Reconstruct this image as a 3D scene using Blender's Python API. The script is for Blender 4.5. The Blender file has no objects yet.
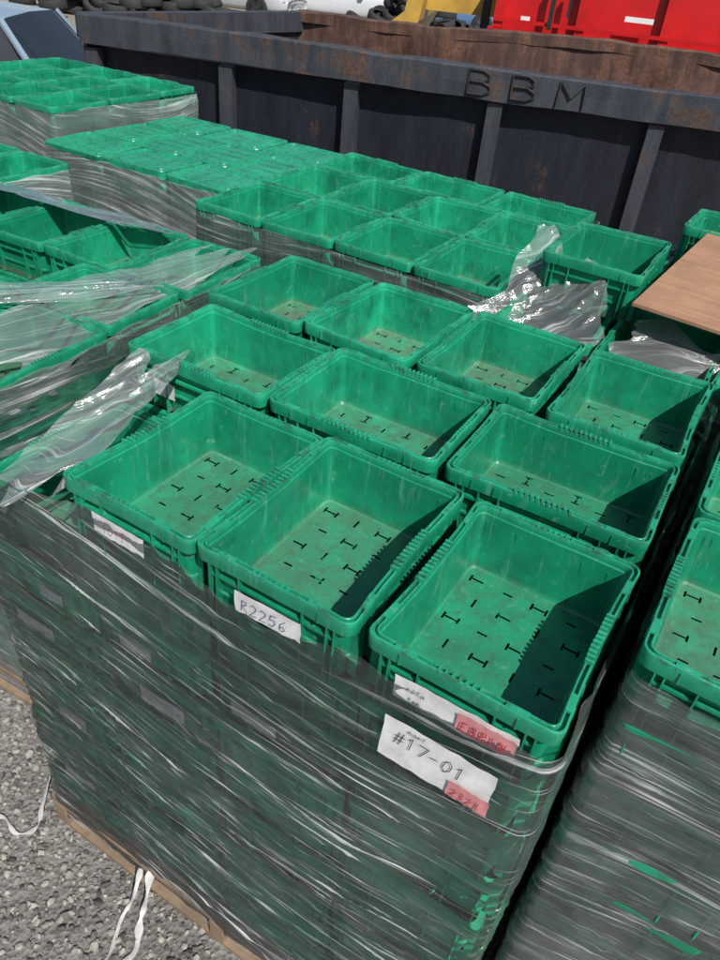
import bpy, bmesh, math, random
from mathutils import Vector, Matrix, noise
random.seed(7)
R=1.45            # height of the crate rims above ground
SC=bpy.context.scene
COL=SC.collection

# ---------------------------------------------------------------- helpers
def new_obj(name, me, parent=None, loc=(0,0,0), rotz=0.0):
    o=bpy.data.objects.new(name, me); COL.objects.link(o)
    o.location=loc; o.rotation_euler=(0,0,rotz)
    if parent: o.parent=parent
    return o
def empty(name, loc=(0,0,0), rotz=0.0):
    o=bpy.data.objects.new(name,None); COL.objects.link(o); o.location=loc; o.rotation_euler=(0,0,rotz)
    o.empty_display_size=.2
    return o
def mesh(name, verts, faces, mats=(), smooth=False, midx=None):
    me=bpy.data.meshes.new(name); me.from_pydata([tuple(v) for v in verts],[],faces); me.update()
    for m in mats: me.materials.append(m)
    if midx is not None: me.polygons.foreach_set('material_index',midx)
    if smooth: me.polygons.foreach_set('use_smooth',[True]*len(me.polygons))
    return me
def add_box(V,F,c,s,M=None,mi=None,MI=0,bev=0):
    n=len(V); x,y,z=c; a,b,d=[k/2 for k in s]
    for sx,sy,sz in [(-1,-1,-1),(1,-1,-1),(1,1,-1),(-1,1,-1),(-1,-1,1),(1,-1,1),(1,1,1),(-1,1,1)]:
        p=Vector((x+sx*a,y+sy*b,z+sz*d)); 
        if M: p=M@p
        V.append(p)
    for f in [(0,3,2,1),(4,5,6,7),(0,1,5,4),(1,2,6,5),(2,3,7,6),(3,0,4,7)]:
        F.append(tuple(n+k for k in f))
        if mi is not None: mi.append(MI)
class NT:
    def __init__(s,name):
        s.m=bpy.data.materials.new(name); s.m.use_nodes=True; s.t=s.m.node_tree; s.t.nodes.clear()
        s.out=s.t.nodes.new('ShaderNodeOutputMaterial')
    def n(s,ty,**k):
        nd=s.t.nodes.new(ty)
        for a,b in k.items(): setattr(nd,a,b)
        return nd
    def l(s,a,b): s.t.links.new(a,b)
    def noise(s,vec,scale,detail=4,rough=.6,w=None):
        nd=s.n('ShaderNodeTexNoise'); nd.inputs['Scale'].default_value=scale; nd.inputs['Detail'].default_value=detail; nd.inputs['Roughness'].default_value=rough
        if vec is not None: s.l(vec,nd.inputs['Vector'])
        return nd.outputs['Fac']
    def ramp(s,fac,p0,p1,c0=(0,0,0,1),c1=(1,1,1,1)):
        r=s.n('ShaderNodeValToRGB'); e=r.color_ramp.elements
        e[0].position=p0; e[1].position=p1; e[0].color=c0; e[1].color=c1
        s.l(fac,r.inputs['Fac']); return r.outputs['Color']
    def mix(s,fac,a,b,bt='MIX'):
        m=s.n('ShaderNodeMix',data_type='RGBA',blend_type=bt)
        for sock,val in ((m.inputs[0],fac),(m.inputs[6],a),(m.inputs[7],b)):
            if isinstance(val,(int,float)): sock.default_value=val
            elif isinstance(val,tuple): sock.default_value=val if len(val)==4 else (*val,1)
            else: s.l(val,sock)
        return m.outputs[2]
    def math(s,op,a,b=0.0,clamp=False):
        m=s.n('ShaderNodeMath',operation=op); m.use_clamp=clamp
        for i,val in enumerate((a,b)):
            if isinstance(val,(int,float)): m.inputs[i].default_value=val
            else: s.l(val,m.inputs[i])
        return m.outputs[0]
    def mapping(s,vec,scale=(1,1,1),rot=(0,0,0),loc=(0,0,0)):
        m=s.n('ShaderNodeMapping'); m.inputs['Scale'].default_value=scale; m.inputs['Rotation'].default_value=rot; m.inputs['Location'].default_value=loc
        s.l(vec,m.inputs['Vector']); return m.outputs['Vector']
    def bump(s,h,strength,dist=.01):
        b=s.n('ShaderNodeBump'); b.inputs['Strength'].default_value=strength; b.inputs['Distance'].default_value=dist
        s.l(h,b.inputs['Height']); return b.outputs['Normal']
    def bsdf(s,color,rough=.5,normal=None,metal=0,spec=.5,out=True):
        p=s.n('ShaderNodeBsdfPrincipled')
        for sock,val in ((p.inputs['Base Color'],color),(p.inputs['Roughness'],rough)):
            if isinstance(val,(int,float)): sock.default_value=val
            elif isinstance(val,tuple): sock.default_value=val if len(val)==4 else (*val,1)
            else: s.l(val,sock)
        p.inputs['Metallic'].default_value=metal
        p.inputs['Specular IOR Level'].default_value=spec
        if normal is not None: s.l(normal,p.inputs['Normal'])
        if out: s.l(p.outputs[0],s.out.inputs['Surface'])
        return p.outputs[0]

def simple_mat(name,col,rough=.5,metal=0,var=.25,scale=8,bump=.1,spec=.5):
    t=NT(name); tc=t.n('ShaderNodeTexCoord').outputs['Object']
    n=t.noise(tc,scale,3,.65)
    c=t.mix(t.ramp(n,.3,.7),tuple(k*(1-var) for k in col),tuple(min(1,k*(1+var)) for k in col))
    t.bsdf(c,rough,t.bump(t.noise(tc,scale*6,1),bump,.004) if bump else None,metal,spec)
    return t.m

# ---------------------------------------------------------------- materials
def crate_material():
    t=NT('green_plastic'); tc=t.n('ShaderNodeTexCoord').outputs['Object']
    oi=t.n('ShaderNodeObjectInfo'); rnd=oi.outputs['Random']
    comb=t.n('ShaderNodeCombineXYZ'); 
    for i in range(3): t.l(t.math('MULTIPLY',rnd,31.7+i*11),comb.inputs[i])
    va=t.n('ShaderNodeVectorMath',operation='ADD'); t.l(tc,va.inputs[0]); t.l(comb.outputs[0],va.inputs[1]); P=va.outputs[0]
    sep=t.n('ShaderNodeSeparateXYZ'); t.l(tc,sep.inputs[0]); Z=sep.outputs['Z']
    base=t.mix(rnd,(0.004,0.235,0.118),(0.014,0.365,0.190))
    n1=t.noise(P,8,3,.7)
    base=t.mix(t.ramp(n1,.38,.66),base,(0.005,0.175,0.092))
    # pale vertical scuffs
    st=t.noise(t.mapping(P,(75,75,9)),1,3,.75)
    base=t.mix(t.math('MULTIPLY',t.ramp(st,.57,.72),.36),base,(0.15,0.44,0.31))
    n2=t.noise(P,38,5,.76)
    # grey dust film lying on the floor
    fl=t.ramp(Z,.0125,.026,(1,1,1,1),(0,0,0,1))
    r2=t.math('FRACT',t.math('MULTIPLY',rnd,7.31))
    dn=t.ramp(t.math('ADD',t.math('MULTIPLY',n1,.35),t.math('MULTIPLY',n2,.65)),.36,.60)
    amt=t.math('MULTIPLY',t.math('MULTIPLY',fl,t.math('ADD',t.math('MULTIPLY',dn,.70),.25)),t.math('ADD',t.math('MULTIPLY',r2,.68),.14))
    base=t.mix(amt,base,(0.185,0.180,0.135))
    # grime low on the walls
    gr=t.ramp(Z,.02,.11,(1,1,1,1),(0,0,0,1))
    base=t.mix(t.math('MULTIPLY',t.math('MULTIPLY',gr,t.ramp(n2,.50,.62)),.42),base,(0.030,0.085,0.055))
    # chipped, dirty, worn rim; lighter green on top also paints in highlights
    rim=t.ramp(Z,.136,.149)
    base=t.mix(t.math('MULTIPLY',rim,.28),base,(0.05,0.44,0.26))
    base=t.mix(t.math('MULTIPLY',t.math('MULTIPLY',rim,t.ramp(n2,.52,.60)),.65),base,(0.03,0.065,0.042))
    # fine light scratches
    base=t.mix(t.math('MULTIPLY',t.ramp(n2,.30,.39,(1,1,1,1),(0,0,0,1)),.45),base,(0.22,0.42,0.31))
    rough=t.math('ADD',t.math('MULTIPLY',n2,.45),.13)
    t.bsdf(base,rough,None,0,.55)
    return t.m
CR=crate_material()
def crate_simple():
    t=NT('green_plastic_stacked'); tc=t.n('ShaderNodeTexCoord').outputs['Object']
    rnd=t.n('ShaderNodeObjectInfo').outputs['Random']
    n=t.noise(tc,14,2,.7)
    b=t.mix(rnd,(0.006,0.22,0.108),(0.016,0.40,0.205))
    b=t.mix(t.math('MULTIPLY',t.ramp(n,.48,.66),.6),b,(.04,.07,.05))
    t.bsdf(b,.4); return t.m
CRS=crate_simple()

def film_material(name,a0,a1,tone=(.75,.77,.78),lo=.55,hi=.68,fres=.8,second=True,bmp=0.0,rough=.2,haze=.10):
    """clear stretch film with milky stretched streaks, whitened to paint in highlights too (UV in metres, sheared in the mesh)"""
    t=NT(name); uv=t.n('ShaderNodeUVMap').outputs['UV']
    s1=t.noise(t.mapping(uv,(1.0,62,1)),1,5,.80)
    a=t.ramp(s1,lo,hi)
    if second:
        s2=t.noise(t.mapping(uv,(2.4,110,1),rot=(0,0,-.26),loc=(3,7,0)),1,3,.78)
        a=t.math('ADD',a,t.math('MULTIPLY',t.ramp(s2,lo+.03,hi+.01),.7))
    pa=t.noise(uv,2.6,3,.65)
    a=t.math('MULTIPLY',a,t.ramp(pa,.38,.60,(.30,.30,.30,1),(1,1,1,1)))
    alpha=t.math('ADD',t.math('ADD',t.math('MULTIPLY',a,a1-a0),a0),t.math('MULTIPLY',t.ramp(pa,.45,.75),haze),True)
    di=t.n('ShaderNodeBsdfDiffuse'); di.inputs['Color'].default_value=(*tone,1)
    gl=t.n('ShaderNodeBsdfGlossy'); gl.inputs['Roughness'].default_value=rough; gl.inputs['Color'].default_value=(1,1,1,1)
    if bmp: t.l(t.bump(s1,bmp,.004),gl.inputs['Normal'])
    tr=t.n('ShaderNodeBsdfTransparent'); tr.inputs['Color'].default_value=(.97,.98,.98,1)
    fr=t.n('ShaderNodeFresnel'); fr.inputs['IOR'].default_value=1.5
    m1=t.n('ShaderNodeMixShader'); t.l(alpha,m1.inputs[0]); t.l(tr.outputs[0],m1.inputs[1]); t.l(di.outputs[0],m1.inputs[2])
    m0=t.n('ShaderNodeMixShader'); t.l(t.math('MULTIPLY',fr.outputs[0],fres,True),m0.inputs[0]); t.l(m1.outputs[0],m0.inputs[1]); t.l(gl.outputs[0],m0.inputs[2])
    t.l(m0.outputs[0],t.out.inputs['Surface'])
    return t.m
FILM_MAIN=film_material('stretch_film',.02,.82,tone=(.90,.92,.92),lo=.572,hi=.655,fres=.95,bmp=.9,haze=.05,rough=.18)
FILM_SIDE=film_material('stretch_film_side',.05,.72,tone=(.84,.86,.87),lo=.56,hi=.67,fres=.8)
FILM_R=film_material('stretch_film_milky',.06,.85,lo=.55,hi=.65,tone=(.88,.90,.91),fres=1.0,bmp=.8,haze=.14,rough=.18)
FILM_FAR=film_material('stretch_film_dense',.12,.80,lo=.51,hi=.64,tone=(.80,.82,.84),second=False)
FILM_LOOSE=film_material('stretch_film_loose',.10,.62,tone=(.85,.87,.85),lo=.52,hi=.66,second=False,fres=2.0,bmp=.7,rough=.13)

WOOD=simple_mat('pallet_wood',(.24,.17,.11),.8,var=.35,scale=9,bump=.4)
def wood_grain():
    t=NT('plywood'); tc=t.n('ShaderNodeTexCoord').outputs['Object']
    n=t.noise(t.mapping(tc,(3,40,3)),1,5,.6)
    c=t.mix(t.ramp(n,.3,.7),(.32,.175,.10),(.44,.25,.155))
    c=t.mix(t.math('MULTIPLY',t.ramp(t.noise(tc,7,5),.45,.7),.6),c,(.22,.13,.085))
    t.bsdf(c,.85,None,0,.25); return t.m
PLY=wood_grain()
PAPER=simple_mat('label_paper',(.66,.66,.64),.6,var=.18,scale=30,bump=0)
PAPERD=simple_mat('old_label_paper',(.46,.46,.44),.7,var=.45,scale=25,bump=0)
PINK=simple_mat('pink_sticker',(.62,.25,.26),.6,var=.15,scale=40,bump=0)
INKB=simple_mat('ink_blue',(.05,.06,.22),.6,var=.1,bump=0)
INKK=simple_mat('ink_black',(.03,.03,.035),.6,var=.1,bump=0)
INKR=simple_mat('ink_red',(.45,.04,.05),.6,var=.1,bump=0)
STRAP=simple_mat('white_strap',(.50,.50,.48),.5,var=.25,scale=20,bump=0)
TWIG=simple_mat('dry_twig',(.16,.07,.04),.8,var=.3,scale=30,bump=0)

# ---------------------------------------------------------------- crate mesh
A_,B_,H_=.394,.303,.150
def rrect(hx,hy,r,n=4,sx=9,sy=7):
    pts=[]
    cs=[(hx-r,hy-r,0),(-(hx-r),hy-r,90),(-(hx-r),-(hy-r),180),(hx-r,-(hy-r),270)]
    for i,(cx,cy,a0) in enumerate(cs):
        for k in range(n+1):
            a=math.radians(a0+90*k/n); pts.append((cx+r*math.cos(a),cy+r*math.sin(a)))
        nx,ny,na=cs[(i+1)%4]
        a=math.radians(na); p1=(nx+r*math.cos(a),ny+r*math.sin(a)); p0=pts[-1]
        m=sx if i%2==0 else sy
        for k in range(1,m): pts.append((p0[0]+(p1[0]-p0[0])*k/m,p0[1]+(p1[1]-p0[1])*k/m))
    return pts
def sharp(me,ang=35):
    bm=bmesh.new(); bm.from_mesh(me)
    for e in bm.edges:
        if len(e.link_faces)==2 and e.calc_face_angle(0)>math.radians(ang): e.smooth=False
    bm.to_mesh(me); bm.free()
def crate_mesh(seed):
    a,b,H=A_/2,B_/2,H_
    rs=random.Random(seed)
    prof=[(.022,0,.014),(.0185,.045,.014),(.0145,.047,.014),(.0145,.053,.014),(.0175,.055,.014),(.015,H-.036,.016),(.015,H-.030,.016),(.0015,H-.030,.020),(.0,H-.004,.020),(.0008,H-.0008,.020),(.0018,H,.020),
          (.0034,H,.019),(.0040,H-.0010,.018),(.0043,H-.0080,.018),(.0090,H-.0080,.016),(.0094,H-.0012,.016),(.0100,H-.0004,.016),(.0116,H-.0005,.015),(.0123,H-.0018,.014),(.0126,H-.014,.014),(.0150,H-.016,.014),(.0178,H-.070,.013),(.0225,.024,.013),(.0245,.016,.012),(.029,.0125,.010)]
    V=[];F=[]
    n=None
    for (o,z,r) in prof:
        L=rrect(a-o,b-o,r); n=len(L)
        for x,y in L: V.append(Vector((x,y,z)))
    for i in range(len(prof)-1):
        for k in range(n):
            k2=(k+1)%n
            F.append((i*n+k,i*n+k2,(i+1)*n+k2,(i+1)*n+k))
    nsm=len(F)
    hx,hy=a-.0285,b-.0285
    # floor vents: staggered I shapes with dashes between them
    slots=[]; w=.0021
    cols=6
    for i in range(cols):
        cx=-hx+.028+(2*hx-.056)*i/(cols-1)
        for j in range(4):
            cy=(j-1.5)*.060+(.009 if i%2 else -.009)
            if (i+j)%2==0:
                slots.append((cx-w,cx+w,cy-.0110,cy+.0110))
                slots.append((cx-.0085,cx+.0085,cy-.0135-w,cy-.0135+w))
                if (i+2*j)%3: slots.append((cx-.0085,cx+.0085,cy+.0135-w,cy+.0135+w))
            else:
                slots.append((cx-w,cx+w,cy-.0090,cy+.0090)) if j%2 else slots.append((cx-.0110,cx+.0110,cy-w,cy+w))
    slots=[s for s in slots if abs(s[0])<hx-.006 and abs(s[1])<hx-.006 and abs(s[2])<hy-.006 and abs(s[3])<hy-.006]
    xs=sorted(set([round(v,5) for s in slots for v in s[:2]]+[-hx,hx])); ys=sorted(set([round(v,5) for s in slots for v in s[2:]]+[-hy,hy]))
    b0=len(V)
    for y in ys:
        for x in xs: V.append(Vector((x,y,.0127)))
    for j in range(len(ys)-1):
        for i in range(len(xs)-1):
            cx=(xs[i]+xs[i+1])/2; cy=(ys[j]+ys[j+1])/2
            if any(s[0]<cx<s[1] and s[2]<cy<s[3] for s in slots): continue
            q=b0+j*len(xs)+i
            F.append((q,q+1,q+1+len(xs),q+len(xs)))
    def rib(x,y,w,d,z0,z1): add_box(V,F,(x,y,(z0+z1)/2),(w,d,z1-z0))
    for sgn in (-1,1):
        for x in (-.165,-.150,-.118,-.078,.078,.118,.150,.165):
            rib(x,sgn*(b-.0095),.003,.015,.006,H-.0305)
        for y in (-.120,-.106,-.06,.06,.106,.120):
            rib(sgn*(a-.0095),y,.015,.003,.006,H-.0305)
        rib(0,sgn*(b-.0105),2*a-.06,.010,H-.056,H-.051)
        rib(sgn*(a-.0105),0,.010,2*b-.06,H-.056,H-.051)
        for x in (-.135,-.09,.09,.135): rib(x,sgn*(b+.0002),.003,.0022,H-.029,H-.007)
        for y in (-.09,.09): rib(sgn*(a+.0002),y,.0022,.003,H-.029,H-.007)
        rib(0,sgn*(b-.0085),.10,.008,.058,.062); rib(0,sgn*(b-.0085),.10,.008,.022,.026)
        for k in range(-5,6):
            add_box(V,F,(k*.0105,sgn*(b-.0062),H+.0004),(.0050,.0138,.0085))
        for y in (-.085,.085):
            add_box(V,F,(sgn*(a-.0067),y,H-.0012),(.0100,.034,.0040))
        for k in range(-3,4):
            add_box(V,F,(sgn*(a-.0064),k*.0105,H-.0018),(.0105,.0045,.0048))
        for x in (-.135,.135):
            add_box(V,F,(x,sgn*(b-.0067),H-.0012),(.034,.0098,.0040))
    bul=rs.uniform(-.011,.001); bul2=rs.uniform(-.007,.001); tw=rs.uniform(-.005,.005)
    for v in V:
        tz=max(0,v.z/H)**1.5
        cx=1-(v.x/a)**2; cy=1-(v.y/b)**2
        v.y+= math.copysign(1,v.y)*bul*cx*tz*(abs(v.y)/b)
        v.x+= math.copysign(1,v.x)*bul2*cy*tz*(abs(v.x)/a)
        v.z+= tz*(tw*(v.x/a)*(v.y/b)+ .0024*noise.noise(Vector((v.x*11+seed*5,v.y*11,0)))) - .0025*cx*tz
        if v.z>.02:
            v.x+=.0016*noise.noise(Vector((v.x*22,v.y*22,seed+3))); v.y+=.0016*noise.noise(Vector((v.x*22,v.y*22,seed+8)))
        if v.z<.02 and abs(v.x)<hx and abs(v.y)<hy: v.z+=.0012*noise.noise(Vector((v.x*14,v.y*14,seed)))
    me=mesh('crate_mesh',V,F,[CR])
    for i in range(nsm): me.polygons[i].use_smooth=True
    sharp(me)
    return me
CM=[crate_mesh(s) for s in range(6)]
def crate_low():
    a,b,H=A_/2,B_/2,H_
    prof=[(.022,0,.014),(.0185,.045,.014),(.0145,.050,.014),(.0175,.055,.014),(.015,H-.030,.016),(.0015,H-.030,.020),(.0,H-.001,.020),(.0155,H-.002,.014),(.027,.014,.014)]
    V=[];F=[]
    for (o,z,r) in prof:
        L=rrect(a-o,b-o,r,2,1,1); n=len(L)
        for x,y in L: V.append(Vector((x,y,z)))
    for i in range(len(prof)-1):
        for k in range(n):
            k2=(k+1)%n; F.append((i*n+k,i*n+k2,(i+1)*n+k2,(i+1)*n+k))
    F.append(tuple((len(prof)-1)*n+k for k in range(n)))
    for sgn in (-1,1):
        for x in (-.165,-.118,-.078,.078,.118,.165): add_box(V,F,(x,sgn*(b-.0095),.065),(.003,.015,.11))
        for y in (-.120,-.06,.06,.120): add_box(V,F,(sgn*(a-.0095),y,.065),(.015,.003,.11))
        add_box(V,F,(0,sgn*(b-.0105),H-.0535),(2*a-.06,.010,.005)); add_box(V,F,(sgn*(a-.0105),0,H-.0535),(.010,2*b-.06,.005))
    return mesh('crate_stacked_mesh',V,F,[CRS])
CLOW=crate_low()
def lid_mesh():
    a,b=A_/2,B_/2; V=[];F=[]
    prof=[(.001,-.02,.024),(0,0,.024),(.002,.004,.024),(.016,.004,.02),(.018,-.003,.018),(.05,-.004,.014),(.052,.0,.012)]
    for (o,z,r) in prof:
        L=rrect(a-o,b-o,r,3,1,1); n=len(L)
        for x,y in L: V.append(Vector((x,y,z+H_-.004)))
    for i in range(len(prof)-1):
        for k in range(n):
            k2=(k+1)%n; F.append((i*n+k,i*n+k2,(i+1)*n+k2,(i+1)*n+k))
    F.append(tuple((len(prof)-1)*n+k for k in range(n)))
    for i in (-1,0,1):
        add_box(V,F,(i*.08,0,H_-.003),(.004,2*b-.11,.005))
    return mesh('crate_lid_mesh',V,F,[CR])
LID=lid_mesh()

def crate(x0,y0,zr,kind,parent=None,name='plastic_crate',jit=1.0,rng=random,low=False):
    w,l=(A_,B_) if kind=='u' else (B_,A_)
    rz=(0 if kind=='u' else math.pi/2)+rng.choice((0,math.pi))+rng.gauss(0,.009)*jit
    o=new_obj(name,CLOW if low else rng.choice(CM),parent,(x0+w/2+rng.uniform(-.003,.003)*jit,y0+l/2+rng.uniform(-.003,.003)*jit,zr-H_),rz)
    return o

# ---------------------------------------------------------------- stretch wrap
def setuv(me,UV):
    ul=me.uv_layers.new(name='UVMap')
    for li,lp in enumerate(me.loops): ul.data[li].uv=UV[lp.vertex_index]
def ridge(v,k=3):
    q=abs(noise.noise(v))
    return (1-q*2)**k if q<.5 else 0
def wrap_mesh(x0,x1,y0,y1,zb,ztop_fn,mat,off=.006,step=.016,amp=.004,seed=0,r=.03,zmul=.7):
    hx,hy=(x1-x0)/2+off,(y1-y0)/2+off; cx,cy=(x0+x1)/2,(y0+y1)/2
    L=rrect(hx,hy,r,5,max(2,int(2*hx/step)),max(2,int(2*hy/step)))
    L=L+[L[0]]
    s=0; prev=None; S=[]
    for p in L:
        if prev: s+=math.dist(p,prev)
        S.append(s); prev=p
    nz=int(1.3/(step*zmul))
    V=[];F=[];UV=[]
    for k in range(nz+1):
        for i,p in enumerate(L):
            zt=ztop_fn(p[0]+cx,p[1]+cy,S[i]); z=zb+(zt-zb)*k/nz
            nx=math.copysign(1,p[0]) if abs(p[0])>hx-r else 0; ny=math.copysign(1,p[1]) if abs(p[1])>hy-r else 0
            nr=Vector((nx,ny,0)); 
            if nr.length>0: nr.normalize()
            u=S[i]
            sh=.26*noise.noise(Vector((u*.8,z*1.4,seed+20)))
            w=ridge(Vector((u*1.1,(z+sh)*20,seed)))*amp*.9+ridge(Vector((u*1.9,(z+sh-.20*u)*27,seed+9)))*amp*.8-amp*.8+noise.noise(Vector((u*4,z*4,seed+4)))*amp*.8
            edge=max(0,(k/nz-.96)/.04)
            w+= -edge*.004+edge*.006*noise.noise(Vector((u*25,0,seed)))
            if i in (0,len(L)-1): w=0
            V.append(Vector((p[0]+cx,p[1]+cy,z))+nr*w)
            UV.append((u+seed*3.3,z+sh))
    n=len(L)
    for k in range(nz):
        for i in range(n-1): F.append((k*n+i,k*n+i+1,(k+1)*n+i+1,(k+1)*n+i))
    me=mesh('stretch_wrap',V,F,[mat],smooth=True); setuv(me,UV)
    return me
def patch(name,P00,P10,P11,P01,mat,nu=40,nv=30,amp=.012,seed=0,sag=.0,parent=None,ang=.5):
    V=[];F=[];UV=[]
    P=[Vector(p) for p in (P00,P10,P11,P01)]
    Lu=(P[1]-P[0]).length; Lv=(P[3]-P[0]).length
    nrm=(P[1]-P[0]).cross(P[3]-P[0]).normalized()
    c,s=math.cos(ang),math.sin(ang)
    for j in range(nv+1):
        for i in range(nu+1):
            u,v=i/nu,j/nv
            eu=.22*noise.noise(Vector((v*3,seed,1)))*(abs(u-.5)*2)**2+.03*noise.noise(Vector((v*12,seed,1))); ev=.25*noise.noise(Vector((u*3,seed,5)))*(abs(v-.5)*2)**2
            uu,vv=u+eu,v+ev
            p=P[0]*(1-uu)*(1-vv)+P[1]*uu*(1-vv)+P[2]*uu*vv+P[3]*(1-uu)*vv
            qa=u*Lu*c+v*Lv*s; qb=-u*Lu*s+v*Lv*c
            w=ridge(Vector((qa*2.2,qb*18,seed)))*amp*.8+noise.noise(Vector((u*Lu*4,v*Lv*4,seed+3)))*amp*1.4
            p=p+nrm*w; p.z-=sag*math.sin(math.pi*u)*math.sin(math.pi*v)
            V.append(p); UV.append((qa+seed,qb+.05*noise.noise(Vector((u*2,v*2,seed)))))
    for j in range(nv):
        for i in range(nu):
            q=j*(nu+1)+i; F.append((q,q+1,q+nu+2,q+nu+1))
    me=mesh(name,V,F,[mat],smooth=True); setuv(me,UV)
    return new_obj(name,me,parent)
def strap(pts,w,mat,parent=None,name='plastic_strap',seed=0):
    P=[Vector(p) for p in pts]; Q=[]
    for i in range(len(P)-1):
        a=P[max(0,i-1)];b=P[i];c=P[i+1];d=P[min(len(P)-1,i+2)]
        for k in range(10):
            t=k/10; Q.append(.5*((2*b)+(c-a)*t+(2*a-5*b+4*c-d)*t*t+(-a+3*b-3*c+d)*t**3))
    Q.append(P[-1]); V=[];F=[]
    for i,q in enumerate(Q):
        d=(Q[min(i+1,len(Q)-1)]-Q[max(0,i-1)]).normalized(); s=d.cross(Vector((0,0,1)))
        if s.length<.1: s=Vector((1,0,0))
        s.normalize(); tw=noise.noise(Vector((i*.15,seed,0)))*1.5; n=s.cross(d)
        s=s*math.cos(tw)+n*math.sin(tw)
        ww=w*(.7+.8*noise.noise(Vector((i*.2,seed,4)))); V+=[q-s*ww/2,q+n*ww*.15,q+s*ww/2]
    for i in range(len(Q)-1):
        for k in (0,1): F.append((3*i+k,3*i+k+1,3*i+k+4,3*i+k+3))
    return new_obj(name,mesh(name,V,F,[mat],smooth=True),parent)

def pallet_mesh(x0,x1,y0,y1):
    V=[];F=[]; W=x1-x0;D=y1-y0
    for k in range(7):
        add_box(V,F,((x0+x1)/2,y0+.045+(D-.09)*k/6,.121),(W,.085,.020))
    for k in range(3):
        add_box(V,F,(x0+.03+(W-.06)*k/2,(y0+y1)/2,.065),(.045,D,.090))
    for k in (0,3,6):
        add_box(V,F,((x0+x1)/2,y0+.045+(D-.09)*k/6,.0115),(W-.004,.085,.016))
    for v in V: v.z+=.002*noise.noise(v*5)
    return mesh('wooden_pallet',V,F,[WOOD])

def rows_for(x0,y0,pattern):
    out=[];y=y0
    for k in pattern:
        if k=='v':
            for i in range(4): out.append((x0+i*.308,y,'v'))
            y+=A_+.012
        else:
            for i in range(3): out.append((x0+i*.409,y,'u'))
            y+=B_+.012
    return out,y-.012
def load(x0,y0,zr,pattern=None,rot=0,piv=None,film=FILM_FAR,seed=0,margin=.03,step=.03,lids=False,skip_top=(),amp=.004,wavy=.02):
    rng=random.Random(seed)
    root=empty('wrapped_crate_pallet')
    cells,y1=rows_for(x0,y0,pattern); x1=x0+1.23
    pitch=.146
    tiers=int((zr-.14-.004)/pitch)
    base=zr-.15-(tiers-1)*pitch
    for ti in range(tiers):
        zt=zr-ti*pitch
        for ci,(cx,cy,k) in enumerate(cells):
            if ti==0 and ci in skip_top: continue
            o=crate(cx,cy,zt,k,root,'top_crate' if ti==0 else 'stacked_crate',rng=rng,low=(ti>0 and not (ti==1 and skip_top)) or (lids))
            if ti==0 and lids:
                l=new_obj('crate_lid',LID,root,o.location,0); l.rotation_euler=(rng.gauss(0,.012),rng.gauss(0,.012),o.rotation_euler[2]); l.location.z+=.004
    pm=pallet_mesh(x0-.01,x1+.01,y0-.01,y1+.01)
    p=new_obj('wooden_pallet',pm,root); p.location.z=base-.1315
    zt=lambda x,y,s: zr-margin+wavy*noise.noise(Vector((s*1.7,seed,0)))+wavy*.5*noise.noise(Vector((s*9,seed,3)))
    new_obj('stretch_wrap',wrap_mesh(x0,x1,y0,y1,base-.08,zt,film,seed=seed,step=step,amp=amp),root)
    if rot:
        px,py=piv
        root.matrix_world=Matrix.Translation((px,py,0))@Matrix.Rotation(rot,4,'Z')@Matrix.Translation((-px,-py,0))
    return root

# ---- main load
main=empty('wrapped_crate_pallet')
rng=random.Random(3)
cellsA=[(-1.238,.650,'v'),(-.932,.645,'v'),(-.628,.650,'v'),(-.312,.655,'v'),
       (-1.212,1.078,'u'),(-.812,1.086,'u'),(-.408,1.098,'u'),
       (-1.275,1.420,'v'),(-.964,1.432,'v'),(-.648,1.438,'v'),(-.322,1.430,'v')]
cellsB=[(-1.238,.655,'v'),(-.932,.655,'v'),(-.624,.655,'v'),(-.312,.655,'v'),
       (-1.225,1.078,'u'),(-.815,1.080,'u'),(-.405,1.080,'u'),
       (-1.238,1.405,'v'),(-.930,1.405,'v'),(-.622,1.405,'v'),(-.314,1.405,'v')]
tilt={1:(.0,.006),2:(.006,-.012),3:(-.004,.010),5:(.006,0),8:(.01,.006),9:(-.006,.008)}
for i,(x,y,k) in enumerate(cellsA):
    if i==0: continue
    o=crate(x,y,R+(.006 if i in (2,5) else 0),k,None,'plastic_crate',rng=rng)
    if i in tilt: o.rotation_euler[0]=tilt[i][0]; o.rotation_euler[1]=tilt[i][1]
for ti in range(1,9):
    for ci,(x,y,k) in enumerate(cellsB):
        crate(x,y,R-.146*ti,k,main,'stacked_crate',rng=rng,jit=1.8,low=not(ci==0 and ti==1))
new_obj('wooden_pallet',pallet_mesh(-1.25,.0,.64,1.83),main)
def ztm(x,y,s):
    z=R-.055+.016*noise.noise(Vector((s*2.1,1,0)))+.010*noise.noise(Vector((s*13,1,3)))
    if y<.70:
        z-=.045*math.exp(-((x+.50)/.12)**2)
        if x<-.93: z-= .03*min(1,(-.93-x)/.1)
    if y>1.30 and x<-1.1: z-=.11
    return z
new_obj('stretch_wrap',wrap_mesh(-1.238,-.006,.652,1.825,.06,ztm,FILM_MAIN,off=.009,step=.011,amp=.007,seed=1,zmul=.5),main)
patch('loose_film',(-1.16,.655,R-.13),(-.955,.645,R-.07),(-1.03,1.06,R-.002),(-1.17,1.075,R-.010),FILM_LOOSE,nu=50,nv=70,amp=.012,seed=2,sag=.02,parent=main,ang=.9)
strap([(-.33,1.25,R-.128),(-.26,1.20,R-.125),(-.18,1.16,R-.130),(-.10,1.155,R-.128)],.004,TWIG,None,'twig',2)

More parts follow.
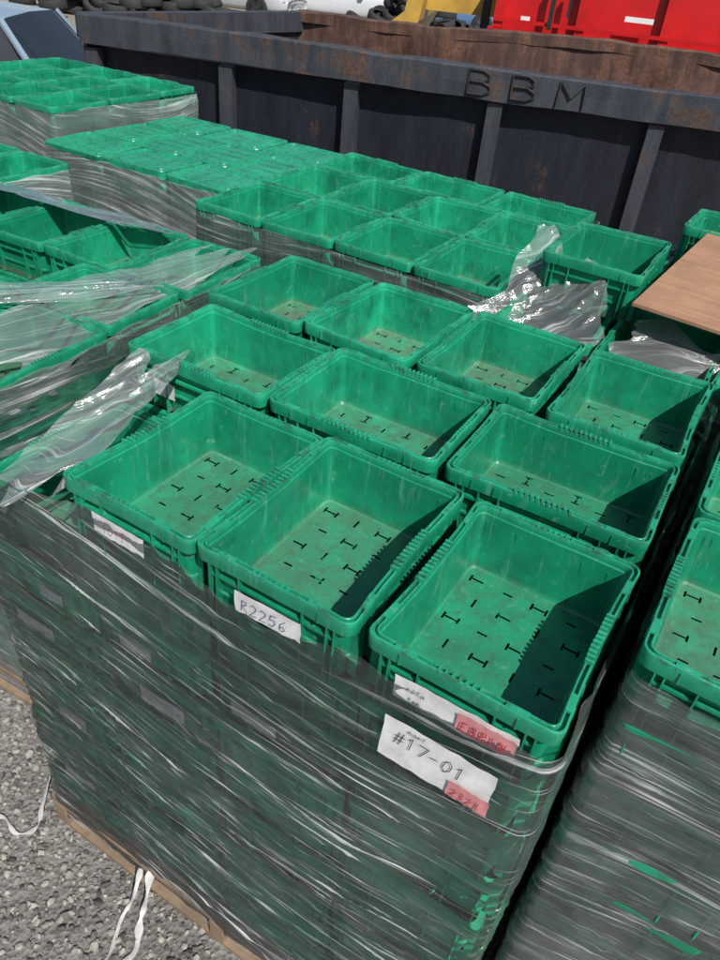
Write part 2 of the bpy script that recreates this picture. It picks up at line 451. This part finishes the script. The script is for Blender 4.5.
# ---- handwriting strokes
GL={'0':[[(.2,0),(0,.3),(.05,.8),(.3,1),(.55,.75),(.55,.25),(.2,0)]],'1':[[(.1,.8),(.3,1),(.28,0)]],'2':[[(0,.8),(.2,1),(.5,.85),(.45,.55),(0,0),(.6,.03)]],
'3':[[(0,.9),(.3,1),(.5,.8),(.2,.52),(.52,.35),(.4,.05),(0,.05)]],'5':[[(.55,1),(.1,.97),(.05,.55),(.4,.6),(.52,.3),(.3,0),(0,.08)]],'6':[[(.45,1),(.1,.6),(.02,.2),(.3,0),(.52,.2),(.35,.48),(.06,.3)]],
'7':[[(0,.95),(.6,1),(.2,0)]],'#':[[(.15,0),(.3,1)],[(.4,0),(.55,1)],[(0,.35),(.65,.4)],[(.05,.68),(.7,.72)]],'-':[[(.05,.5),(.5,.52)]],'R':[[(.05,0),(.08,1),(.45,.95),(.5,.65),(.1,.5),(.6,0)]],
'E':[[(.5,1),(.05,.97),(.03,0),(.5,.02)],[(.04,.5),(.4,.52)]],'B':[[(.05,0),(.07,1),(.45,.9),(.4,.55),(.08,.5),(.5,.4),(.5,.08),(.05,0)]],'I':[[(.2,0),(.22,1)]],'N':[[(.02,0),(.05,1),(.5,.02),(.55,1)]],
'm':[[(0,0),(.03,.5),(.2,.55),(.22,.05),(.25,.5),(.45,.5),(.5,0)]],'a':[[(.45,.5),(.1,.5),(.05,.1),(.35,.05),(.45,.5),(.5,0)]],'t':[[(.25,.9),(.2,.05),(.4,.02)],[(.05,.6),(.45,.62)]],' ':[]}
def write(parent,txt,x,z,h,mat,wd=.0016,seed=0):
    rs=random.Random(seed); V=[];F=[]; cx=x
    for ch in txt:
        for st in GL.get(ch,[]):
            pts=[Vector((cx+(px*.9+.18*pz*.5)*h+rs.uniform(-.03,.03)*h,-.0026,z+pz*h+rs.uniform(-.04,.04)*h)) for px,pz in st]
            for p,q in zip(pts,pts[1:]):
                d=(q-p); 
                if d.length<1e-6: continue
                d.normalize(); nn=Vector((-d.z,0,d.x))*wd/2; p=p-d*wd*.4; q=q+d*wd*.4
                off=Vector((0,-.00002*(len(F)+1),0))
                k=len(V); V+=[p-nn+off,q-nn+off,q+nn+off,p+nn+off]; F.append((k,k+1,k+2,k+3))
        cx+=h*(.78 if ch!=' ' else .5)
    new_obj('handwriting',mesh('handwriting',V,F,[mat]),parent)
def label(x,z,w,h,y,rot=0,mat=PAPER,texts=(),parent=main,name='paper_label',tilt=0):
    V=[];F=[];n=12
    for j in range(5):
        for i in range(n+1):
            ex=.0025*noise.noise(Vector((j*1.7,x*9,i//n*5))) if i in (0,n) else 0
            V.append(Vector((-w/2+w*i/n+ex,.0022*noise.noise(Vector((i*.6,j*.6,x*9))),-h/2+h*j/4+.0014*noise.noise(Vector((i*1.3,j,x*5))))))
    for j in range(4):
        for i in range(n): q=j*(n+1)+i; F.append((q,q+1,q+n+2,q+n+1))
    o=new_obj(name,mesh(name,V,F,[mat],smooth=True),parent,(x,y,z)); o.rotation_euler=(tilt,rot,0)
    for k,(s,dx,dz,size,m,wd) in enumerate(texts): write(o,s,dx,dz,size,m,wd,seed=int(x*1000)+k)
    return o
label(-.80,R-.070,.120,.044,.6480,0.03,texts=[('1011',-.035,-.01,.018,INKR,.0010),('mat',-.05,.009,.008,INKB,.0008)])
label(-.478,R-.068,.128,.044,.6460,-.02,texts=[('R2256',-.050,-.013,.024,INKB,.0014)])
label(-.155,R-.068,.190,.048,.6490,0.0,texts=[('mata',-.075,.004,.010,INKK,.001),('tam',-.07,-.016,.009,INKK,.001)])
label(-.105,R-.070,.088,.040,.6455,0.0,PINK,texts=[('EBRIN',-.036,-.010,.018,INKR,.0018)],name='pink_sticker')
label(-.160,R-.168,.180,.092,.632,.03,texts=[('#17-01',-.070,.0,.026,INKK,.0015),('mamt',-.05,.034,.010,INKK,.0008)],name='pallet_tag',tilt=-.05)
label(-.100,R-.195,.066,.036,.627,.03,PINK,texts=[('2321',-.026,-.010,.016,INKR,.0015)],name='pink_sticker')
rl=random.Random(19)
for ti in range(1,9):
    for cx in (-1.085,-.78,-.47,-.16):
        if rl.random()<(.45 if ti<4 else .12):
            if ti<=1 and cx>-.2: continue
            label(cx+rl.uniform(-.045,.045),R-.146*ti-.070+rl.uniform(-.006,.006),.105+rl.uniform(-.045,.03),.036+rl.uniform(-.010,.012),.6505,rl.uniform(-.06,.06),PAPERD)
label(-1.10,R-.085,.06,.04,1.080,0)
strap([(-.86,.645,.12),(-.845,.60,.04),(-.83,.56,.012),(-.79,.50,.010),(-.80,.43,.014),(-.74,.36,.010)],.022,STRAP,main,seed=1)
strap([(-.90,.645,.09),(-.885,.59,.03),(-.88,.54,.010),(-.84,.45,.012),(-.87,.38,.010)],.016,STRAP,main,seed=4)
strap([(-1.26,.66,.20),(-1.275,.62,.08),(-1.27,.58,.02),(-1.31,.54,.012),(-1.38,.55,.016),(-1.46,.50,.010),(-1.56,.52,.01)],.016,STRAP,main,seed=7)

# ---- neighbouring loads
P8=load(.035,.835,R+.02,pattern='vuv',film=FILM_R,seed=21,margin=.055,step=.014,amp=.007)
P6=load(-2.68,.87,R-.12,pattern='vuv',film=FILM_SIDE,seed=22,margin=.012,step=.02,rot=.05,piv=(-1.45,.87),skip_top=(5,))
P2=load(-1.935,2.12,R-.05,pattern='vvu',film=FILM_SIDE,seed=23,margin=.03,step=.02)
P7=load(-.655,1.93,R-.055,pattern='vuv',film=FILM_SIDE,seed=24,margin=.02,step=.02)
P4=load(-3.42,2.66,R-.19,pattern='uvu',film=FILM_FAR,seed=25,margin=.02,lids=True)
P3=load(-4.70,2.78,R-.06,pattern='vvu',film=FILM_FAR,seed=26,margin=.03)
P5=load(-4.02,1.18,R-.12,pattern='uvv',film=FILM_FAR,seed=27,margin=.02)
crate(-.615,2.16,R+.091,'v',rng=rng); crate(-.33,2.80,R+.085,'u',rng=rng)
patch('loose_film',(-.71,1.90,R-.13),(-.33,1.88,R-.14),(-.40,2.15,R+.05),(-.70,2.38,R+.095),FILM_LOOSE,nu=60,nv=70,amp=.018,seed=6,sag=.02,parent=P7,ang=1.0)
patch('loose_film',(-.30,1.90,R-.12),(.10,1.90,R-.16),(.12,2.10,R-.03),(-.28,2.12,R-.02),FILM_LOOSE,nu=60,nv=40,amp=.012,seed=16,sag=.02,parent=P7,ang=.3)
V=[];F=[];add_box(V,F,(0,0,0),(.75,.80,.009))
o=new_obj('plywood_sheet',mesh('ply',V,F,[PLY]),None,(.10,2.42,R+.055)); o.rotation_euler=(.03,.02,-.07)
patch('loose_film',(-1.80,.93,R-.108),(-1.46,.91,R-.15),(-1.51,1.95,R-.13),(-1.62,1.93,R-.10),FILM_LOOSE,nu=40,nv=110,amp=.008,seed=7,parent=P6,ang=1.3)
patch('loose_film',(-2.9,1.85,R-.10),(-1.85,1.87,R-.10),(-1.85,2.02,R-.13),(-2.9,1.97,R-.12),FILM_LOOSE,nu=90,nv=20,amp=.010,seed=9,parent=P6,ang=.1)
patch('loose_film',(-2.15,.90,R-.10),(-1.90,.90,R-.105),(-1.55,1.45,R-.10),(-1.62,1.52,R-.09),FILM_LOOSE,nu=30,nv=80,amp=.008,seed=15,parent=P6,ang=1.5)

# ---------------------------------------------------------------- ground
def ground_mat():
    t=NT('gravel'); tc=t.n('ShaderNodeTexCoord').outputs['Object']
    vo=t.n('ShaderNodeTexVoronoi'); vo.inputs['Scale'].default_value=70; t.l(tc,vo.inputs['Vector'])
    n=t.noise(tc,120,3,.6); big=t.noise(tc,.25,3,.6); mid=t.noise(tc,3,4,.6)
    c=t.mix(t.ramp(n,.3,.7),(.075,.07,.065),(.23,.215,.20))
    c=t.mix(t.math('MULTIPLY',vo.outputs['Distance'],.8),c,(.27,.26,.25))
    c=t.mix(t.math('MULTIPLY',t.ramp(mid,.4,.7),.5),c,(.09,.08,.07))
    sep=t.n('ShaderNodeSeparateXYZ'); t.l(tc,sep.inputs[0])
    far=t.ramp(t.math('DIVIDE',sep.outputs['Y'],20),.3,.6)
    c=t.mix(far,c,t.mix(t.ramp(big,.4,.6),(.34,.28,.21),(.26,.23,.19)))
    t.bsdf(c,.9,t.bump(vo.outputs['Distance'],.8,.01)); return t.m
V=[(-300,-300,0),(300,-300,0),(300,300,0),(-300,300,0)]
new_obj('ground',mesh('ground',V,[(0,1,2,3)],[ground_mat()]))
def stones():
    t=NT('stone'); g=t.n('ShaderNodeNewGeometry').outputs['Random Per Island']
    c=t.mix(t.ramp(g,0,1),(.055,.052,.05),(.38,.355,.31)); t.bsdf(c,.85)
    bm=bmesh.new(); bmesh.ops.create_icosphere(bm,subdivisions=1,radius=1); iv=[v.co.copy() for v in bm.verts]; fi=[tuple(v.index for v in f.verts) for f in bm.faces]; bm.free()
    V=[];F=[];rs=random.Random(9)
    for k in range(13000):
        x=rs.uniform(-2.6,-.6); y=rs.uniform(-.4,1.0)
        r=rs.choice((.003,.004,.006,.008,.012))*rs.uniform(.7,1.3)
        if rs.random()<.015: r=.018
        M=Matrix.Rotation(rs.uniform(0,6),3,Vector((rs.random(),rs.random(),rs.random()+.01)).normalized())
        b=len(V); s=Vector((1,rs.uniform(.6,1),rs.uniform(.5,.8)))
        for v in iv:
            p=v*rs.uniform(.72,1.1); V.append(M@Vector((p.x*s.x,p.y*s.y,p.z*s.z))*r+Vector((x,y,r*.35)))
        F+= [tuple(b+i for i in f) for f in fi]
    new_obj('gravel',mesh('gravel',V,F,[t.m]))
stones()

# ---------------------------------------------------------------- roll-off container
def rust_mat(name,base,rust,amount=.5,scale=3,spec=.3):
    t=NT(name); tc=t.n('ShaderNodeTexCoord').outputs['Object']
    n=t.noise(tc,scale,5,.72); n2=t.noise(t.mapping(tc,(4,4,.8)),2.5,4,.7); n3=t.noise(tc,40,2,.7)
    f=t.ramp(t.math('ADD',t.math('MULTIPLY',n,.6),t.math('MULTIPLY',n2,.4)),.62-amount*.3,.72-amount*.3)
    r=t.mix(t.ramp(n3,.3,.7),rust,tuple(k*.45 for k in rust))
    b=t.mix(t.ramp(n2,.3,.75),base,tuple(k*1.9+.004 for k in base))
    t.bsdf(t.mix(f,b,r),t.mix(f,(.5,.5,.5),(.85,.85,.85)),t.bump(n3,.3,.01),0,spec); return t.m
NAVY=rust_mat('container_paint',(.009,.011,.016),(.10,.05,.03),.14,2.2)
RAILM=rust_mat('container_rail_paint',(.030,.034,.042),(.12,.075,.055),.31,2.5)
RUST=rust_mat('rusted_steel',(.06,.034,.027),(.20,.100,.065),.48,1.6)
BEAD=rust_mat('weld_bead',(.02,.018,.018),(.10,.055,.038),.4,9)
def container():
    root=empty('roll_off_container',(-5.42,4.76,0),math.atan2(1.35,4.6)+.012)
    L,W,T=7.4,2.25,R+.105
    SK=1.05
    V=[];F=[];mi=[]
    add_box(V,F,(L/2,.06,.75),(L,.012,1.15),mi=mi,MI=0)
    a=math.atan2(W,SK); Le=math.hypot(W,SK); ME=Matrix.Translation((SK/2,W/2,0))@Matrix.Rotation(a,4,'Z')
    add_box(V,F,(0,0,.75),(Le,.05,1.3),ME,mi=mi,MI=0); add_box(V,F,(L,W/2,.75),(.04,W,1.3),mi=mi,MI=0)
    add_box(V,F,(0,0,T-.09),(Le+.05,.12,.17),ME,mi=mi,MI=1)
    add_box(V,F,(L/2+SK/2,W/2,.22),(L-.06-SK,W-.14,.06),mi=mi,MI=2)
    for y in (.4,W-.4): add_box(V,F,(L/2+.4,y,.10),(L-.8,.10,.17),mi=mi,MI=0)
    for x in (.07,1.22,2.24,3.34,4.50,5.6,6.7,7.33):
        add_box(V,F,(x,.005,.74),(.11,.095,1.16),mi=mi,MI=1)
        if x>SK: add_box(V,F,(x,W+.005,.70),(.11,.09,1.1),mi=mi,MI=1)
    add_box(V,F,(L/2,.0,.2),(L,.12,.10),mi=mi,MI=1)
    new_obj('body',mesh('body',V,F,[NAVY,RAILM,RUST],midx=mi),root)
    def tube(name,y0,zfn,hh,dd,mat,yfn=lambda x:0,n=140,xs=0):
        V=[];F=[]
        prof=[(-dd/2,-hh/2),(-dd/2,0),(-dd/2,hh/2-.012),(-dd/2+.012,hh/2),(dd/2-.012,hh/2),(dd/2,hh/2-.012),(dd/2,-hh/2)]
        for i in range(n+1):
            x=xs+(L-xs)*i/n
            for (y,z) in prof:
                dent=.018*max(0,noise.noise(Vector((x*1.6,z*6,7))))+.006*noise.noise(Vector((x*6,z*9,1)))
                V.append(Vector((x,y0+y+yfn(x)+dent*(1 if y<0 else 0),zfn(x)+z+.008*noise.noise(Vector((x*3,y*20,z*20)))-(.014*max(0,noise.noise(Vector((x*2.2,0,11)))) if z>0 else 0))))
        m=len(prof)
        for i in range(n):
            for k in range(m): F.append((i*m+k,i*m+(k+1)%m,(i+1)*m+(k+1)%m,(i+1)*m+k))
        F.append(tuple(range(m))[::-1]); F.append(tuple(n*m+k for k in range(m)))
        new_obj(name,mesh(name,V,F,[mat]),root)
    tube('top_rail',-.01,lambda x:T-.105+.008*math.sin(x*1.3),.205,.14,RAILM,lambda x:.012*math.sin(x*2.1))
    zf=lambda x:T-.02+.022*x+.012*math.sin(x*2.1)+.012*noise.noise(Vector((x*3,2,2)))
    tube('far_top_rail',W,lambda x:zf(x)-.05,.10,.12,RUST,lambda x:.03*math.sin(x*1.9),xs=SK)
    V=[];F=[];n=120;m=14
    for i in range(n+1):
        x=SK+(L-.04-SK)*i/n
        for k in range(m+1):
            z=.25+(zf(x)-.08-.25)*k/m
            V.append(Vector((x,W-.05+.03*math.sin(x*1.9)*k/m+.05*noise.noise(Vector((x*1.4,z*2,3)))+.012*noise.noise(Vector((x*6,z*6,3))),z)))
    for i in range(n):
        for k in range(m): q=i*(m+1)+k; F.append((q,q+m+1,q+m+2,q+1))
    new_obj('far_inner_wall',mesh('fw',V,F,[RUST],smooth=True),root)
    V=[];F=[]; add_box(V,F,(L/2,.075,.72),(L-.1,.006,1.0)); new_obj('near_inner_wall',mesh('nw',V,F,[RUST]),root)
    def bead(pts,closed=False):
        cu=bpy.data.curves.new('bead','CURVE'); cu.dimensions='3D'; cu.bevel_depth=.0085; cu.bevel_resolution=2
        s=cu.splines.new('POLY'); s.points.add(len(pts)-1)
        for p,q in zip(s.points,pts): p.co=(q[0],-.080,q[1],1)
        cu.materials.append(BEAD)
        o=bpy.data.objects.new('weld_letter',cu); COL.objects.link(o); o.parent=root
    h=.155; z0=T-.185
    for bx in (3.12,3.44):
        w=.15
        bead([(bx,z0),(bx,z0+h),(bx+w*.7,z0+h),(bx+w,z0+h*.85),(bx+w,z0+h*.65),(bx+w*.7,z0+h*.52),(bx,z0+h*.52)])
        bead([(bx+w*.7,z0+h*.52),(bx+w*1.1,z0+h*.36),(bx+w*1.1,z0+h*.14),(bx+w*.75,z0),(bx,z0)])
    bx=3.77; bead([(bx,z0),(bx+.01,z0+h),(bx+.095,z0+h*.35),(bx+.18,z0+h),(bx+.19,z0)])
    return root
container()

# ---------------------------------------------------------------- vehicles
GLASS=simple_mat('car_glass',(.02,.025,.03),.05,var=.1,bump=0,spec=.8)
RUB=simple_mat('rubber',(.025,.025,.026),.8,var=.3,scale=12,bump=0)
CHR=simple_mat('alloy',(.5,.5,.52),.3,metal=1,var=.1,bump=0)
REDL=simple_mat('tail_lamp',(.4,.01,.01),.2,var=.1,bump=0)
LAMP=simple_mat('head_lamp',(.7,.7,.7),.1,var=.1,bump=0)
BLKP=simple_mat('black_trim',(.02,.02,.02),.5,var=.2,bump=0)
def ring(V,F,mi,M,cx,cz,y,r,w,MI):
    n=28;b=len(V)
    prof=[(r*.62,-w/2),(r*.93,-w/2),(r,-w*.35),(r,w*.35),(r*.93,w/2),(r*.62,w/2)]
    for i in range(n):
        a=2*math.pi*i/n
        for (rr,yy) in prof: V.append(Vector((cx+rr*math.cos(a),y+yy,cz+rr*math.sin(a))))
    m=len(prof)
    for i in range(n):
        for k in range(m-1):
            F.append((b+i*m+k,b+((i+1)%n)*m+k,b+((i+1)%n)*m+k+1,b+i*m+k+1)); mi.append(MI)
def wheel(parent,cx,cz,y,r,w=.2):
    V=[];F=[];mi=[]
    ring(V,F,mi,None,cx,cz,y,r,w,0)
    for s in (-1,1):
        b=len(V); n=28; V.append(Vector((cx,y+s*w*.38,cz)))
        for i in range(n): 
            a=2*math.pi*i/n; V.append(Vector((cx+r*.63*math.cos(a),y+s*w*.42,cz+r*.63*math.sin(a))))
        for i in range(n): F.append((b,b+1+i,b+1+(i+1)%n)); mi.append(1 if (i//2)%3 else 2)
    new_obj('wheel',mesh('wheel',V,F,[RUB,CHR,BLKP],midx=mi),parent)
def car(col,loc,rot,hatch=False):
    root=empty('parked_car',loc,rot)
    paint=simple_mat('car_paint',col,.18,var=.06,scale=3,bump=0,spec=.7)
    st=[(-2.2,.35,.62,.66),(-2.12,.26,.80,.80),(-1.75,.22,.92,.87),(-1.2,.20,.95,.89),(-.4,.20,.94,.90),(.5,.20,.92,.90),(1.1,.21,.88,.88),(1.7,.22,.80,.85),(2.05,.26,.68,.77),(2.18,.34,.55,.62)]
    if hatch: st[0]=(-2.0,.35,.85,.74); st[1]=(-1.98,.26,.93,.82)
    V=[];F=[]
    def sect(x,zb,zt,hw): 
        h=zt-zb
        return [(-hw*.9,zb),(-hw*.985,zb+h*.18),(-hw,zb+h*.45),(-hw*.975,zb+h*.78),(-hw*.90,zb+h*.95),(-hw*.6,zt+.015),(0,zt+.03),(hw*.6,zt+.015),(hw*.90,zb+h*.95),(hw*.975,zb+h*.78),(hw,zb+h*.45),(hw*.985,zb+h*.18),(hw*.9,zb)]
    for s in st:
        for y,z in sect(*s): V.append(Vector((s[0],y,z)))
    m=13
    for i in range(len(st)-1):
        for k in range(m): F.append((i*m+k,i*m+(k+1)%m,(i+1)*m+(k+1)%m,(i+1)*m+k))
    F.append(tuple(range(m))); F.append(tuple((len(st)-1)*m+k for k in range(m))[::-1])
    me=mesh('body',V,F,[paint],smooth=True); o=new_obj('body',me,root)
    md=o.modifiers.new('s','SUBSURF'); md.levels=2; md.render_levels=2
    xr=-1.75 if not hatch else -1.98
    g=[(xr,.90,.70,.0),(-1.15 if not hatch else -1.6,.92,.72,.44),(-.2,.92,.74,.52),(.35,.92,.73,.48),(1.15,.90,.70,.0)]
    V=[];F=[];mi=[]
    for (x,z,hw,h) in g:
        t=.84
        for y,zz in [(-hw*1.08,z),(-hw*t,z+h*.93),(-hw*t*.8,z+h),(0,z+h*1.04),(hw*t*.8,z+h),(hw*t,z+h*.93),(hw*1.08,z)]: V.append(Vector((x,y,zz+(.02 if h==0 else 0))))
    for i in range(4):
        for k in range(6):
            F.append((i*7+k,i*7+k+1,(i+1)*7+k+1,(i+1)*7+k)); 
            roof=(i in (1,2) and 1<=k<=4)
            mi.append(0 if roof else 1)
    new_obj('greenhouse',mesh('gh',V,F,[paint,GLASS],midx=mi,smooth=False),root)
    V=[];F=[]
    def bar(p,q,w=.05):
        p,q=Vector(p),Vector(q);d=(q-p);L=d.length;M=Matrix.Translation((p+q)/2)@d.to_track_quat('Z','Y').to_matrix().to_4x4()
        add_box(V,F,(0,0,0),(w,w*.6,L),M)
    for s in (-1,1):
        for a,b in (((g[0][0],g[0][1],g[0][2]*1.08),(g[1][0],g[1][1]+g[1][3],g[1][2]*.82)),((-.2,.93,.80),(-.2,1.42,.63)),((1.15,.92,.755),(.35,1.38,.61))):
            bar((a[0],s*a[2],a[1]),(b[0],s*b[2],b[1]))
    new_obj('pillars',mesh('pl',V,F,[paint]),root)
    V=[];F=[];mi=[]
    for s in (-1,1):
        add_box(V,F,(2.06,s*.55,.60),(.14,.32,.12),mi=mi,MI=0)
        add_box(V,F,(-2.02 if hatch else -2.13,s*.62,.72),(.12,.24,.16),mi=mi,MI=1)
        add_box(V,F,(.85,s*.98,.95),(.12,.18,.12),mi=mi,MI=2)
    add_box(V,F,(2.14,0,.42),(.08,.9,.16),mi=mi,MI=2)
    new_obj('lamps_and_trim',mesh('lt',V,F,[LAMP,REDL,BLKP],midx=mi),root)
    for x in (-1.35,1.35):
        for s in (-1,1): wheel(root,x,.32,s*.80,.32)
    return root
car((.24,.32,.40),(-8.35,4.75,0),math.radians(206),hatch=True)
car((.42,.44,.46),(-16.2,19.6,0),math.radians(10))
car((.60,.62,.64),(-13.8,21.8,0),math.radians(20),hatch=True)
car((.12,.22,.40),(-11.6,24.2,0),math.radians(15))
car((.45,.47,.50),(-20.8,17.6,0),math.radians(60))
def tire_pile(loc,n,spread,seed):
    rs=random.Random(seed); V=[];F=[];mi=[]
    for k in range(n):
        b=len(V); ring(V,F,mi,None,0,0,0,.32,.2,0)
        x=rs.gauss(0,spread*.35); y=rs.gauss(0,.5); z=max(.12,(.9-abs(x)/spread*.7)*rs.random()+.1)
        M=Matrix.Translation((x,y,z))@Matrix.Rotation(rs.uniform(0,6.3),4,'Z')@Matrix.Rotation(math.pi/2+rs.gauss(0,.5),4,'X')
        for i in range(b,len(V)): V[i]=M@V[i]
    me=mesh('tires',V,F,[RUB],smooth=True)
    new_obj('tire_pile',me,None,loc,math.radians(35))
tire_pile((-16.6,15.8,0),90,3.4,1); tire_pile((-10.9,21.0,0),50,2.0,2); tire_pile((-21,16.0,0),70,3,3)

RED=simple_mat('red_paint',(.52,.012,.014),.3,var=.2,scale=2,bump=0)
YEL=simple_mat('yellow_paint',(.50,.31,.06),.4,var=.25,scale=2,bump=0)
WHT=simple_mat('white_decal',(.75,.75,.73),.4,var=.08,bump=0)
def red_truck():
    root=empty('dump_truck',(-3.75,9.15,0),math.atan2(1.35,4.6)); V=[];F=[];mi=[]
    L=5.4
    add_box(V,F,(L/2,1.2,1.95),(L,2.3,1.05),mi=mi,MI=0)
    add_box(V,F,(L/2,-.03,1.46),(L+.1,.14,.12),mi=mi,MI=0)
    add_box(V,F,(L/2,-.03,2.50),(L+.1,.14,.12),mi=mi,MI=0)
    for x in [k*.9+.05 for k in range(7)]: add_box(V,F,(x,-.01,1.98),(.10,.11,.91),mi=mi,MI=0)
    add_box(V,F,(L/2,1.2,1.18),(L+1.8,.9,.28),mi=mi,MI=1)
    add_box(V,F,(-.12,.2,1.75),(.09,.09,1.5),mi=mi,MI=1); add_box(V,F,(-.12,2.1,1.75),(.09,.09,1.5),mi=mi,MI=1)
    add_box(V,F,(.62,-.09,1.78),(.05,.05,.45),mi=mi,MI=1); add_box(V,F,(.80,-.09,1.84),(.03,.05,.30),mi=mi,MI=1)
    add_box(V,F,(1.55,-.075,1.74),(.30,.006,.05),mi=mi,MI=2); add_box(V,F,(2.75,-.075,1.72),(.35,.006,.04),mi=mi,MI=2)
    add_box(V,F,(.35,-.072,1.62),(.10,.006,.07),mi=mi,MI=2); add_box(V,F,(.95,-.1035,1.46),(.12,.006,.04),mi=mi,MI=2)
    add_box(V,F,(L/2,-.06,1.60),(L,.05,.035),mi=mi,MI=0)
    new_obj('bed_and_chassis',mesh('b',V,F,[RED,BLKP,WHT],midx=mi),root)
    V=[];F=[];mi=[]
    pr=[(5.7,.6),(5.7,2.75),(6.6,2.8),(7.1,1.95),(7.7,1.8),(7.75,.6)]
    for y in (.15,2.25):
        for x,z in pr: V.append(Vector((x,y,z)))
    F.append(tuple(range(6))); F.append(tuple(range(6,12))[::-1]); mi+=[0,0]
    for k in range(6): F.append((k,(k+1)%6,6+(k+1)%6,6+k)); mi.append(1 if k==2 else 0)
    add_box(V,F,(6.35,.145,2.25),(.8,.012,.6),mi=mi,MI=1)
    new_obj('cab',mesh('cab',V,F,[RED,GLASS],midx=mi),root)
    for x in (.9,2.1,6.9):
        for y in (.15,2.2): wheel(root,x,.5,y,.5,.3)
red_truck()
def yellow_loader():
    root=empty('front_loader',(-5.6,10.4,0),.35); V=[];F=[];mi=[]
    pr=[(0,.9),(.25,1.35),(.35,1.95),(.15,2.45),(-.35,2.55),(-.3,2.35),(-.02,2.2),(.12,1.9),(.05,1.45),(-.55,.98)]
    for y in (-.1,2.4):
        for x,z in pr: V.append(Vector((x,y,z)))
    n=len(pr)
    for k in range(n): F.append((k,(k+1)%n,n+(k+1)%n,n+k)); mi.append(0)
    for b in (0,n): F.append(tuple(b+k for k in range(n))); mi.append(0)
    for y in (.5,1.8): 
        add_box(V,F,(.95,y,1.6),(1.4,.18,.28),mi=mi,MI=0)
    add_box(V,F,(2.6,1.15,1.35),(2.4,1.3,.9),mi=mi,MI=0)
    add_box(V,F,(2.2,1.15,2.35),(1.1,1.1,1.0),mi=mi,MI=1); add_box(V,F,(2.2,1.15,2.9),(1.3,1.3,.1),mi=mi,MI=0)
    new_obj('loader_body',mesh('l',V,F,[YEL,GLASS],midx=mi),root)
    for x in (1.5,3.3):
        for y in (.3,2.0): wheel(root,x,.6,y,.6,.4)
yellow_loader()

# ---------------------------------------------------------------- light
sv=Vector((.60,-.42,.85)).normalized()
sl=bpy.data.lights.new('sun','SUN'); sl.energy=5.0; sl.angle=math.radians(.5); sl.color=(1,.965,.91)
so=bpy.data.objects.new('sun',sl); COL.objects.link(so); so.rotation_euler=sv.to_track_quat('Z','Y').to_euler(); so.location=(5,-5,12)
w=bpy.data.worlds.new('World'); SC.world=w; w.use_nodes=True; nt=w.node_tree
sk=nt.nodes.new('ShaderNodeTexSky'); sk.sky_type='NISHITA'; sk.sun_disc=False
sk.sun_elevation=math.asin(sv.z); sk.sun_rotation=math.atan2(sv.x,sv.y)
nt.links.new(sk.outputs[0],nt.nodes['Background'].inputs[0]); nt.nodes['Background'].inputs[1].default_value=.085

# ---------------------------------------------------------------- camera
pi_,ro,ya=math.radians(36.41),math.radians(-6.10),math.radians(-27.77)
fw=Vector((math.sin(ya)*math.cos(pi_),math.cos(ya)*math.cos(pi_),-math.sin(pi_)))
r=Vector((math.cos(ya),-math.sin(ya),0)); d=fw.cross(r)
r2=math.cos(ro)*r+math.sin(ro)*d; d2=-math.sin(ro)*r+math.cos(ro)*d
M=Matrix((r2,-d2,-fw)).transposed().to_4x4(); M.translation=(0,0,R+.8)
cd=bpy.data.cameras.new('camera'); cd.sensor_fit='VERTICAL'; cd.sensor_height=24; cd.lens=739.8/960*24; cd.clip_end=1000; cd.clip_start=.02
co=bpy.data.objects.new('camera',cd); COL.objects.link(co); co.matrix_world=M; SC.camera=co
SC.view_settings.view_transform='Standard'; SC.view_settings.look='None'; SC.view_settings.exposure=0
